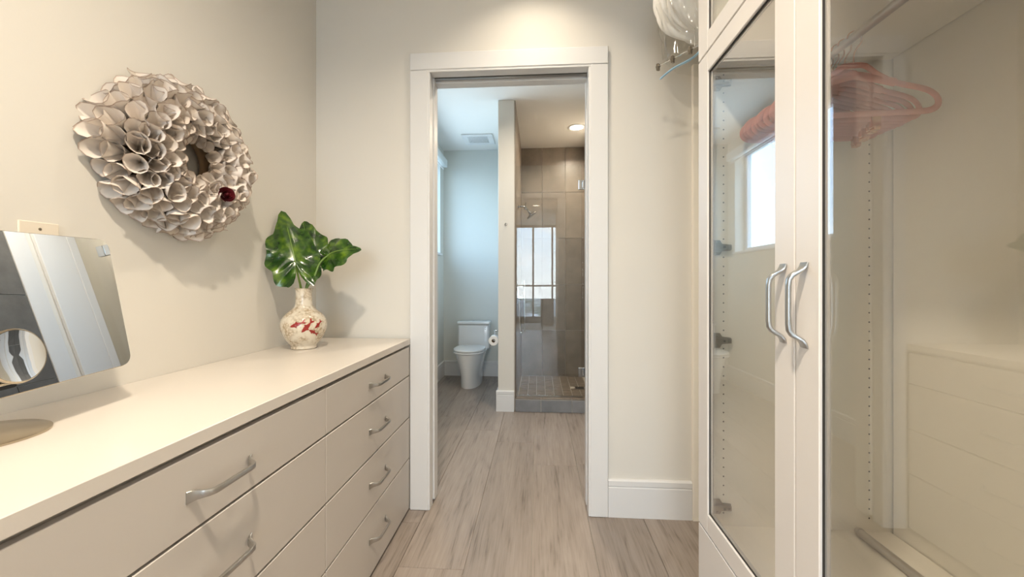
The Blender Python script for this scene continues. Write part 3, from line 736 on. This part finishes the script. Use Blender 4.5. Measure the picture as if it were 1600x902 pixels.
make_leaf('right-hand elephant-ear leaf arching sideways from the koi vase', A3, T3-A3, Vector((.1, -1, .55)), .138,
          [b0+Vector((.008, -.006, 0)), mouth+Vector((.015, -.004, 0)), PX(491, 432, 1.82), PX(500, 411, 1.83)], 9, wid=.60, droop=.5)

# ------------------------------------------------------------------ paper-cone wreath on the left wall
def paper_mat():
    m, n, l, b = base('book_page_paper'); b.inputs['Roughness'].default_value = .85
    tcn = n.new('ShaderNodeTexCoord'); sepn = n.new('ShaderNodeSeparateXYZ'); l.new(tcn.outputs['Object'], sepn.inputs[0])
    at = n.new('ShaderNodeAttribute'); at.attribute_name = 'edge'
    rp = n.new('ShaderNodeValToRGB'); el = rp.color_ramp.elements; el[0].position = .55; el[0].color = (.80, .73, .66, 1); el[1].position = .98; el[1].color = (.40, .28, .21, 1)
    l.new(at.outputs['Fac'], rp.inputs[0])
    oi = n.new('ShaderNodeObjectInfo'); hs = n.new('ShaderNodeHueSaturation'); mr = n.new('ShaderNodeMapRange'); mr.inputs['To Min'].default_value = .9; mr.inputs['To Max'].default_value = 1.08
    l.new(oi.outputs['Random'], mr.inputs['Value']); l.new(mr.outputs[0], hs.inputs['Value']); l.new(rp.outputs[0], hs.inputs['Color'])
    l.new(hs.outputs[0], b.inputs['Base Color'])
    return m
M['paper'] = paper_mat()
def cone_mesh(seed, L, R):
    r_ = random.Random(seed); n = 15; ring = [.02, .35, .7, .93, .985, 1.0]
    vs, fs, ed = [], [], []
    for q in ring:
        for k in range(n):
            a = 2*PI*1.12*k/(n-1)
            rr_ = R*(q**.9)*(1+.07*k/(n-1))*(1+.10*math.sin(2*a+seed)*q)
            z = L*q*(1+.17*max(0, math.cos(a-1.2))**3*q**3 + .08*max(0, math.cos(a-4))**4*q**3 - .03)
            vs.append((rr_*math.cos(a), rr_*math.sin(a), z)); ed.append(0 if q < .985 else (.75 if q < 1 else 1.0))
    for i in range(len(ring)-1):
        for k in range(n-1): fs.append((i*n+k, i*n+k+1, (i+1)*n+k+1, (i+1)*n+k))
    me = bpy.data.meshes.new('paper_cone'); me.from_pydata(vs, [], fs)
    at = me.attributes.new('edge', 'FLOAT', 'POINT')
    for i, v in enumerate(ed): at.data[i].value = v
    for p in me.polygons: p.use_smooth = True
    me.materials.append(M['paper']); return me
CM = [cone_mesh(s, .114, .0295) for s in range(6)]
WC = Vector((XL+.002, 1.290, 1.690))
wth = thing('paper_cone_wreath', 'round wreath of rolled cream book-page cones on the beige wall', 'wreath', WC)
def ringpt(u, v):
    a, b = 2*PI*u, 2*PI*v
    return (.022+.018*math.sin(b), (.155+.06*math.cos(b))*math.cos(a), (.155+.06*math.cos(b))*math.sin(a))
wth.scale = (.96, .96, .96)
obj('backing_ring', MB().grid(ringpt, 40, 11, closed_u=True), M['card'], wth, smooth='full')
#            apex radius, apex X, elevation off the wall plane (deg; >90 leans inward), count, size
layers = [(.165, .020, 8, 32, 1.00), (.160, .030, 24, 31, 1.0), (.152, .040, 42, 29, .98), (.142, .046, 60, 26, .95), (.132, .046, 78, 22, .92), (.124, .040, 97, 18, .85), (.120, .030, 118, 14, .74)]
rw = random.Random(11)
for li, (ra, xa, el_, cnt, sc) in enumerate(layers):
    for k in range(cnt):
        th = 2*PI*(k+.5*(li % 2)+rw.uniform(-.13, .13))/cnt
        el2 = math.radians(el_+rw.uniform(-6, 6))
        rd = Vector((0, math.cos(th), math.sin(th)))
        dr = (rd*math.cos(el2)+Vector((1, 0, 0))*math.sin(el2)).normalized()
        o = bpy.data.objects.new('paper_cone', CM[rw.randrange(6)]); link(o, wth)
        q = dr.to_track_quat('Z', 'Y') @ Euler((0, 0, rw.uniform(0, 6.28))).to_quaternion()
        s_ = sc*rw.uniform(.92, 1.08)
        pos = rd*ra+Vector((xa, 0, 0)); pos.y *= 1.03; pos.z *= .97
        o.matrix_local = Matrix.Translation(pos) @ q.to_matrix().to_4x4() @ Matrix.Diagonal((s_, s_, s_, 1))
# the rose tucked in at the lower right
rz_ = bpy.data.objects.new('silk_rose', None); link(rz_, wth); rz_['label'] = 'dark red silk rose tucked among the paper cones'
rz_.location = (.146, .068, -.112)
rz_.rotation_euler = Vector((.8, -.45, .1)).to_track_quat('Z', 'Y').to_euler()
for k, (rr_, n_, flare, hh) in enumerate(((.007, 3, .10, .032), (.012, 4, .22, .031), (.017, 5, .42, .028), (.021, 6, .62, .023))):
    for j in range(n_):
        a0 = 2*PI*j/n_+k*.9
        def pet(u, v, a0=a0, rr_=rr_, flare=flare, hh=hh, n_=n_):
            a = a0+(u-.5)*2*PI/n_*1.7
            r = rr_*(.45+.55*math.sin(min(1, v*1.4)*PI/2))+flare*hh*.45*v**3+.0025*(u-.5)
            return (r*math.cos(a), r*math.sin(a), hh*v*(1-.30*(2*u-1)**2)-.05*hh*max(0, v-.8)*10*flare)
        obj('petal', MB().grid(pet, 8, 7), M['rose'], rz_, smooth='full')
obj('bud', MB().lathe([(.004, 0), (.008, .010), (.007, .024), (.0, .029)], 12, cap=False), M['rose'], rz_, smooth='full')

# ------------------------------------------------------------------ tabletop mirror, magnifier and wall switch
hV = Vector((-.1761, .98407, .02432)).normalized(); vV = Vector((-.15187, -.05157, .98705)).normalized(); nV = hV.cross(vV).normalized()
BR = Vector((-1.075, .981, 1.057)); MW, MH = .50, .327
cM = BR-hV*MW/2+vV*MH/2
R3 = Matrix((hV, vV, nV)).transposed().to_4x4()
def rrect(w, h, r, n=7):
    out = []
    for cx_, cy_, a0 in ((w/2-r, h/2-r, 0), (-w/2+r, h/2-r, PI/2), (-w/2+r, -h/2+r, PI), (w/2-r, -h/2+r, 1.5*PI)):
        for i in range(n): a = a0+PI/2*i/(n-1); out.append((cx_+r*math.cos(a), cy_+r*math.sin(a)))
    return out
def on_mirror(x, y, off):
    c_ = Vector((0, 0, 1.27)); d_ = PX(x, y, 1.0)-c_
    return c_+d_*((cM+nV*off-c_).dot(nV)/d_.dot(nV))
mir = thing('tabletop_mirror', 'frameless rounded rectangular mirror on a round champagne metal stand', 'mirror', (-1.125, .715, .9572))
TM = Matrix.Translation(cM-Vector(mir.location)) @ R3
obj('mirror_glass', MB().prism(rrect(MW, MH, .026), 2, -.001, .0025).xf(TM), M['mirror'], mir, smooth=True)
obj('mirror_back', MB().prism(rrect(MW+.004, MH+.004, .028), 2, -.009, -.0012).xf(TM), M['gold'], mir, smooth=True, bevel=.0015)
obj('stand_base', MB().lathe([(.0, 0), (.108, 0), (.108, .004), (.102, .007), (.05, .011), (.016, .014), (0, .014)], 56, cap=False), M['gold'], mir, smooth=True)
cb_ = cM-nV*.014-Vector(mir.location)
obj('stand_pole', MB().tube(catmull([(0, 0, .012), (-.012, 0, .06), tuple(cb_+Vector((-.012, 0, -.10))), tuple(cb_)], 6), .0085, 12), M['gold'], mir, smooth=True)
obj('switch_slot', MB().prism(rrect(.030, .007, .003, 4), 2, .0026, .0034).xf(Matrix.Translation(on_mirror(8, 606, 0)-Vector(mir.location)) @ R3), M['black'], mir)
# magnifier: a round mirror stuck to the glass
pm = on_mirror(22, 557, .0130)
mg = thing('magnifying_mirror', 'small round magnifying mirror stuck to the front of the rectangular mirror', 'mirror', pm)
RM = R3.copy()
obj('mount', MB().lathe([(.030, -.0092), (.030, -.004), (.045, -.001)], 32).xf(RM), M['gold'], mg, smooth=True)
obj('rim', MB().lathe([(.050, -.002), (.0535, 0), (.0545, .005), (.052, .008), (.050, .0075)], 48, cap=False).xf(RM), M['gold'], mg, smooth=True)
obj('concave_glass', MB().lathe([(0, .0035), (.015, .0038), (.030, .0048), (.042, .0062), (.0515, .0078)], 48, cap=False).xf(RM), M['mirror'], mg, smooth='full')
# two-gang wall switch
swp = thing('light_switch', 'beige wall switch plate behind the tabletop mirror', 'switch', (XL, .925, 1.365))
obj('plate', MB().box(0.0005, .006, -.041, .041, -.058, .058), M['plate'], swp, bevel=.002, seg=2)
obj('toggle', MB().box(.006, .016, -.005, .005, -.006, .010), M['plate'], swp, bevel=.0015)
for z in (.040, -.040):
    obj('screw', MB().lathe([(.0035, .0058), (.0035, .007), (.001, .0075)], 10, M=Matrix.Rotation(PI/2, 4, 'Y')), M['gold'], swp, loc=(0, 0, z))

# ------------------------------------------------------------------ bathroom fittings
# one-piece skirted toilet
tX, tB = -.840, BYB-.02
to = thing('toilet', 'white one-piece skirted toilet with closed lid against the bathroom wall', 'toilet', (tX, 4.98, 0))
def egg(t, w, yf, yb):
    """outline of a bowl: half-round front (towards -Y), squarer back"""
    a = 2*PI*t; c_, s_ = math.cos(a), math.sin(a)
    ym = yf+(yb-yf)*.45
    if s_ < 0: return (w*math.copysign(abs(c_)**.95, c_), ym+(ym-yf)*s_)
    return (w*math.copysign(abs(c_)**.60, c_), ym+(yb-ym)*math.copysign(abs(s_)**.62, s_))
yF = 4.585-4.98
def bowl(u, v):
    z = .0+.418*v
    w = .118+.070*max(0, (v-.30)/.70)**1.3+.006*(1-v)
    yf = yF+.085*(1-v)**1.2*1.0+.0; yb = .335
    x_, y_ = egg(u, w, yf, yb); return (x_, y_, z)
bw = MB().grid(bowl, 48, 14, closed_u=True); n0 = 13*48; bw.f.append(tuple(n0+k for k in range(48))); bw.f.append(tuple(range(47, -1, -1)))
obj('bowl', bw, M['ceramic'], to, smooth=True)
def slab(w, yf, yb, z0, z1, rnd):
    prof_ = [(1-rnd, z0), (1, z0+.006), (1, z1-.008), (1-rnd*.6, z1-.002), (1-rnd*2.2, z1)]
    mb = MB(); vs = []
    for q, z in prof_:
        for k in range(48):
            x_, y_ = egg(k/48, w, yf, yb); cy_ = (yf+yb)/2; vs.append((x_*q, cy_+(y_-cy_)*q, z))
    fs = [(i*48+k, i*48+(k+1) % 48, (i+1)*48+(k+1) % 48, (i+1)*48+k) for i in range(4) for k in range(48)]
    fs += [tuple(range(47, -1, -1)), tuple(4*48+k for k in range(48))]
    return mb.add(vs, fs)
obj('seat', slab(.192, yF-.008, .085, .420, .442, .03), M['ceramic'], to, smooth=True)
obj('lid', slab(.190, yF-.006, .09, .444, .470, .04), M['ceramic'], to, smooth=True)
obj('tank', MB().box(-.205, .205, .125, .345, .40, .722), M['ceramic'], to, bevel=.028, seg=4, smooth=True)
obj('tank_skirt', MB().prism([(-.10, 0), (.10, 0), (.10, .30), (.195, .43), (-.195, .43), (-.10, .30)], 1, .18, .345), M['ceramic'], to, bevel=.02, seg=3, smooth=True)
tl = obj('tank_lid', MB().box(-.212, .212, .116, .349, .724, .762), M['ceramic'], to, bevel=.012, seg=3, smooth=True)
for q in (-.020, .010):
    obj('flush_button', MB().lathe([(.013, .7615), (.013, .766), (.010, .768)], 20, (q, .23, 0)), M['chrome'], tl, smooth=True)
for z in (.685, .662):
    obj('mark', MB().box(.150, .164, .1235, .1245, z, z+.007), M['black'], to)
# toilet paper on its post, on the partition's hidden side near the end
tp = thing('toilet_paper_holder', 'chrome toilet paper post fixed to the partition wall', 'paper holder', (PX0, 4.02, .70))
obj('escutcheon', MB().lathe([(.024, 0), (.024, .006), (.012, .010)], 20, M=Matrix.Rotation(-PI/2, 4, 'Y')), M['chrome'], tp, loc=(-.0005, .05, .075), smooth=True)
obj('arm', MB().tube(catmull([(-.008, .05, .075), (-.045, .05, .074), (-.05, .035, .06), (-.05, .03, .0), (-.05, .015, -.006), (-.05, -.07, -.006)], 5), .006, 10), M['chrome'], tp, smooth=True)
roll = thing('toilet_paper_roll', 'white toilet paper roll beside the toilet', 'toilet paper', (PX0-.05, 3.985, .688))
RX = Matrix.Rotation(PI/2, 4, 'X')
obj('paper', MB().lathe([(.019, -.05), (.0475, -.05), (.0485, -.048), (.0485, .048), (.0475, .05), (.019, .05)], 40, cap=False, M=RX), M['tp'], roll, smooth=True)
obj('core', MB().lathe([(.0188, -.05), (.0188, .05), (.0175, .05), (.0175, -.05), (.0188, -.05)], 24, cap=False, M=RX), M['card'], roll, smooth=True)
# robe hook on the end of the partition
rh = thing('robe_hook', 'small chrome robe hook on the partition wall end', 'hook', (-.318, PY0, 1.842))
obj('plate', MB().lathe([(.014, 0), (.014, .004), (.006, .007)], 20, M=RX), M['chrome'], rh, loc=(0, -.0005, 0), smooth=True)
obj('prong', MB().tube(catmull([(0, -.006, 0), (0, -.022, -.008), (0, -.034, -.006), (0, -.040, .010)], 5), .004, 8), M['chrome'], rh, smooth=True)
# exhaust vent
ve = thing('exhaust_vent', 'white square exhaust fan grille in the bathroom ceiling', 'vent', (-.745, 4.93, ZC))
obj('frame', MB().box(-.19, .19, -.17, -.115, -.018, -.0005).box(-.19, .19, .115, .17, -.018, -.0005).box(-.19, -.12, -.115, .115, -.018, -.0005).box(.12, .19, -.115, .115, -.018, -.0005), M['trim'], ve, bevel=.004)
obj('recess', MB().box(-.12, .12, -.115, .115, -.004, -.0006), mat('vent_shadow', (.14, .145, .145), .8), ve)
sl = MB().box(-.0045, .0045, -.114, .114, -.014, -.0045).mesh('slat', M['trim'])
for i in range(17): inst('slat', sl, ve, (-.112+.014*i, 0, 0))

def downlight(label, x, y, watts, r=.075, spread=155):
    t = thing('recessed_downlight', label, 'ceiling light', (x, y, ZC), group='recessed ceiling downlights')
    obj('trim_ring', MB().lathe([(r+.028, -.0005), (r+.026, -.007), (r+.010, -.010), (r, -.004), (r-.002, -.0005)], 40, cap=False), M['trim'], t, smooth=True)
    obj('lens', MB().lathe([(0, -.0035), (r*.6, -.0032), (r, -.002)], 32, cap=False), M['lens'], t, smooth='full')
    l = bpy.data.lights.new('downlight_lamp', 'AREA'); l.shape = 'DISK'; l.size = r*1.8; l.energy = watts; l.color = LAMP_WARM; l.spread = math.radians(spread)
    o = bpy.data.objects.new('downlight_lamp', l); link(o, t); o.location = (0, 0, -.013)
    return t
downlight('lit recessed downlight in the shower ceiling', .445, 4.64, P_SHOWER)
downlight('recessed downlight in the closet ceiling just before the doorway', -.02, 1.80, P_DOOR, spread=118)
downlight('recessed downlight in the closet ceiling between tabletop mirror and wardrobe', -.20, .12, P_MID)
downlight('added unseen fill downlight at the rear of the closet ceiling', -.05, -1.4, P_REAR_FILL)  # lamp added out of view to brighten the closet

downlight('recessed downlight in the bathroom ceiling before the partition', .10, 3.05, P_BATH)

# shower fittings on the partition's tiled face
TX = PX1+.0115
sh = thing('overhead_shower', 'chrome round shower head on a curved arm behind the glass', 'shower head', (TX, 4.36, 2.10))
RY = Matrix.Rotation(PI/2, 4, 'Y')
obj('escutcheon', MB().lathe([(.030, 0), (.030, .004), (.012, .012)], 24, M=RY), M['nickel'], sh, smooth=True)
obj('arm', MB().tube(catmull([(0, 0, 0), (.05, 0, .008), (.09, 0, -.01), (.125, 0, -.055)], 6), .0095, 12), M['nickel'], sh, smooth=True)
RH = Matrix.Translation((.125, 0, -.055)) @ Matrix.Rotation(math.radians(180-38), 4, 'Y')
obj('spray_head', MB().lathe([(.010, -.005), (.016, .012), (.020, .022), (.050, .036), (.062, .044), (.062, .052), (.056, .054), (0, .055)], 36, cap=False).xf(RH), M['nickel'], sh, smooth=True)
obj('diverter', MB().lathe([(0, -.02), (.016, -.018), (.018, 0), (.016, .018), (0, .02)], 18, (.085, 0, -.012), cap=False), M['nickel'], sh, smooth=True)
obj('lever', MB().tube([(.085, -.01, .0), (.09, -.018, .045)], .004, 8), M['nickel'], sh, smooth=True)
hs_ = thing('hand_shower', 'slim chrome hand shower with hose hanging by the shower valve', 'hand shower', (TX, 4.30, 1.10))
obj('wand', MB().tube(catmull([(.075, 0, -.22), (.075, 0, .0), (.075, 0, .16), (.068, 0, .19)], 6), [.010]*10+[.012]*9, 12), M['chrome'], hs_, smooth=True)
obj('bracket', MB().tube([(0, 0, .02), (.075, 0, .02)], .009, 10).tube([(.075, 0, -.01), (.075, 0, .05)], .016, 14), M['chrome'], hs_, smooth=True)
obj('hose', MB().tube(catmull([(.075, 0, -.22), (.074, .01, -.33), (.05, .02, -.38), (.026, .02, -.33), (.02, .01, -.10), (.008, .01, .10)], 8), .0055, 8), M['chrome'], hs_, smooth=True)
va_ = thing('shower_valve', 'chrome shower valve with two knobs on the tiled partition', 'valve', (TX, 4.22, 1.16))
obj('plate', MB().box(0.0005, .008, -.05, .05, -.12, .12), M['chrome'], va_, bevel=.003, seg=2, smooth=True)
for z in (.065, -.055):
    k_ = obj('knob', MB().lathe([(.018, .006), (.018, .030), (.027, .034), (.027, .062), (.023, .066), (0, .066)], 28, M=RY, cap=False), M['chrome'], va_, loc=(0, 0, z), smooth=True)
    obj('lever', MB().tube([(.048, 0, 0), (.052, -.055, .01)], .005, 8), M['chrome'], k_, smooth=True)
dn = thing('shower_drain', 'dark square drain in the brown mosaic shower floor', 'drain', (.49, 4.73, .0205))
obj('drain_frame', MB().box(-.055, .055, -.055, -.046, 0, .002).box(-.055, .055, .046, .055, 0, .002).box(-.055, -.046, -.046, .046, 0, .002).box(.046, .055, -.046, .046, 0, .002), M['bronze'], dn)
obj('drain_grate', MB().box(-.046, .046, -.046, .046, -.004, .0005), M['black'], dn)

# frameless shower glass
GY = 3.945
sd = thing('shower_door', 'frameless clear glass shower door with chrome hinges', 'shower door', (.1, GY, CZ))
obj('glass_panel', MB().box(PX1+.018, .438, GY-.005, GY+.005, CZ+.014, 2.43), M['sglass'], sd, world=True)
obj('bottom_sweep', MB().box(PX1+.018, .438, GY-.006, GY+.006, CZ+.002, CZ+.0135), M['bronze'], sd, world=True)
for z in (2.23, .385):
    hg = obj('hinge', MB().box(.396, .437, GY-.016, GY-.0055, z-.045, z+.045).box(.396, .437, GY+.0055, GY+.016, z-.045, z+.045)
        .box(.4385, .486, GY-.016, GY-.0055, z-.045, z+.045).box(.4385, .486, GY+.0055, GY+.016, z-.045, z+.045), M['chrome'], sd, world=True, bevel=.002)
    obj('hinge_pin', MB().lathe([(.008, -.028), (.008, .028)], 12, (.438-sd.location.x, -.012, z-CZ)), M['chrome'], hg, smooth=True)
sg = thing('shower_side_panel', 'fixed frameless shower glass panel beyond the hinged door', 'glass panel', (.53, GY, CZ))
obj('glass_panel', MB().box(.4445, BXR-.004, GY-.005, GY+.005, CZ+.004, 2.43), M['sglass'], sg, world=True)
obj('floor_channel', MB().box(.4445, BXR-.004, GY-.009, GY+.009, CZ+.0005, CZ+.0035), M['chrome'], sg, world=True)

# grey chest in the bedroom, seen mirrored in the shower glass
gc = thing('grey_chest', 'dark grey chest of drawers standing in the bedroom before the windows', 'chest', (.26, -3.9, 0))
obj('body', MB().box(-.19, .19, -.22, .22, .04, .76), M['charcoal'], gc, bevel=.004)
obj('chest_top', MB().box(-.20, .20, -.23, .23, .7605, .785), M['charcoal'], gc, bevel=.004)
for z in (.06, .29, .52):
    d = obj('drawer', MB().box(-.18, .18, .2205, .232, z, z+.215), M['charcoal'], gc, bevel=.003)
    obj('knob', MB().lathe([(.006, 0), (.006, .012), (.013, .016), (.011, .024), (0, .025)], 14, (0, .232, z+.11), Matrix.Rotation(-PI/2, 4, 'X'), cap=False), M['steel'], d, smooth=True)
for sx in (-.17, .17):
    for sy in (-.20, .20): obj('foot', MB().box(sx-.018, sx+.018, sy-.018, sy+.018, 0, .0395), M['charcoal'], gc, bevel=.003)
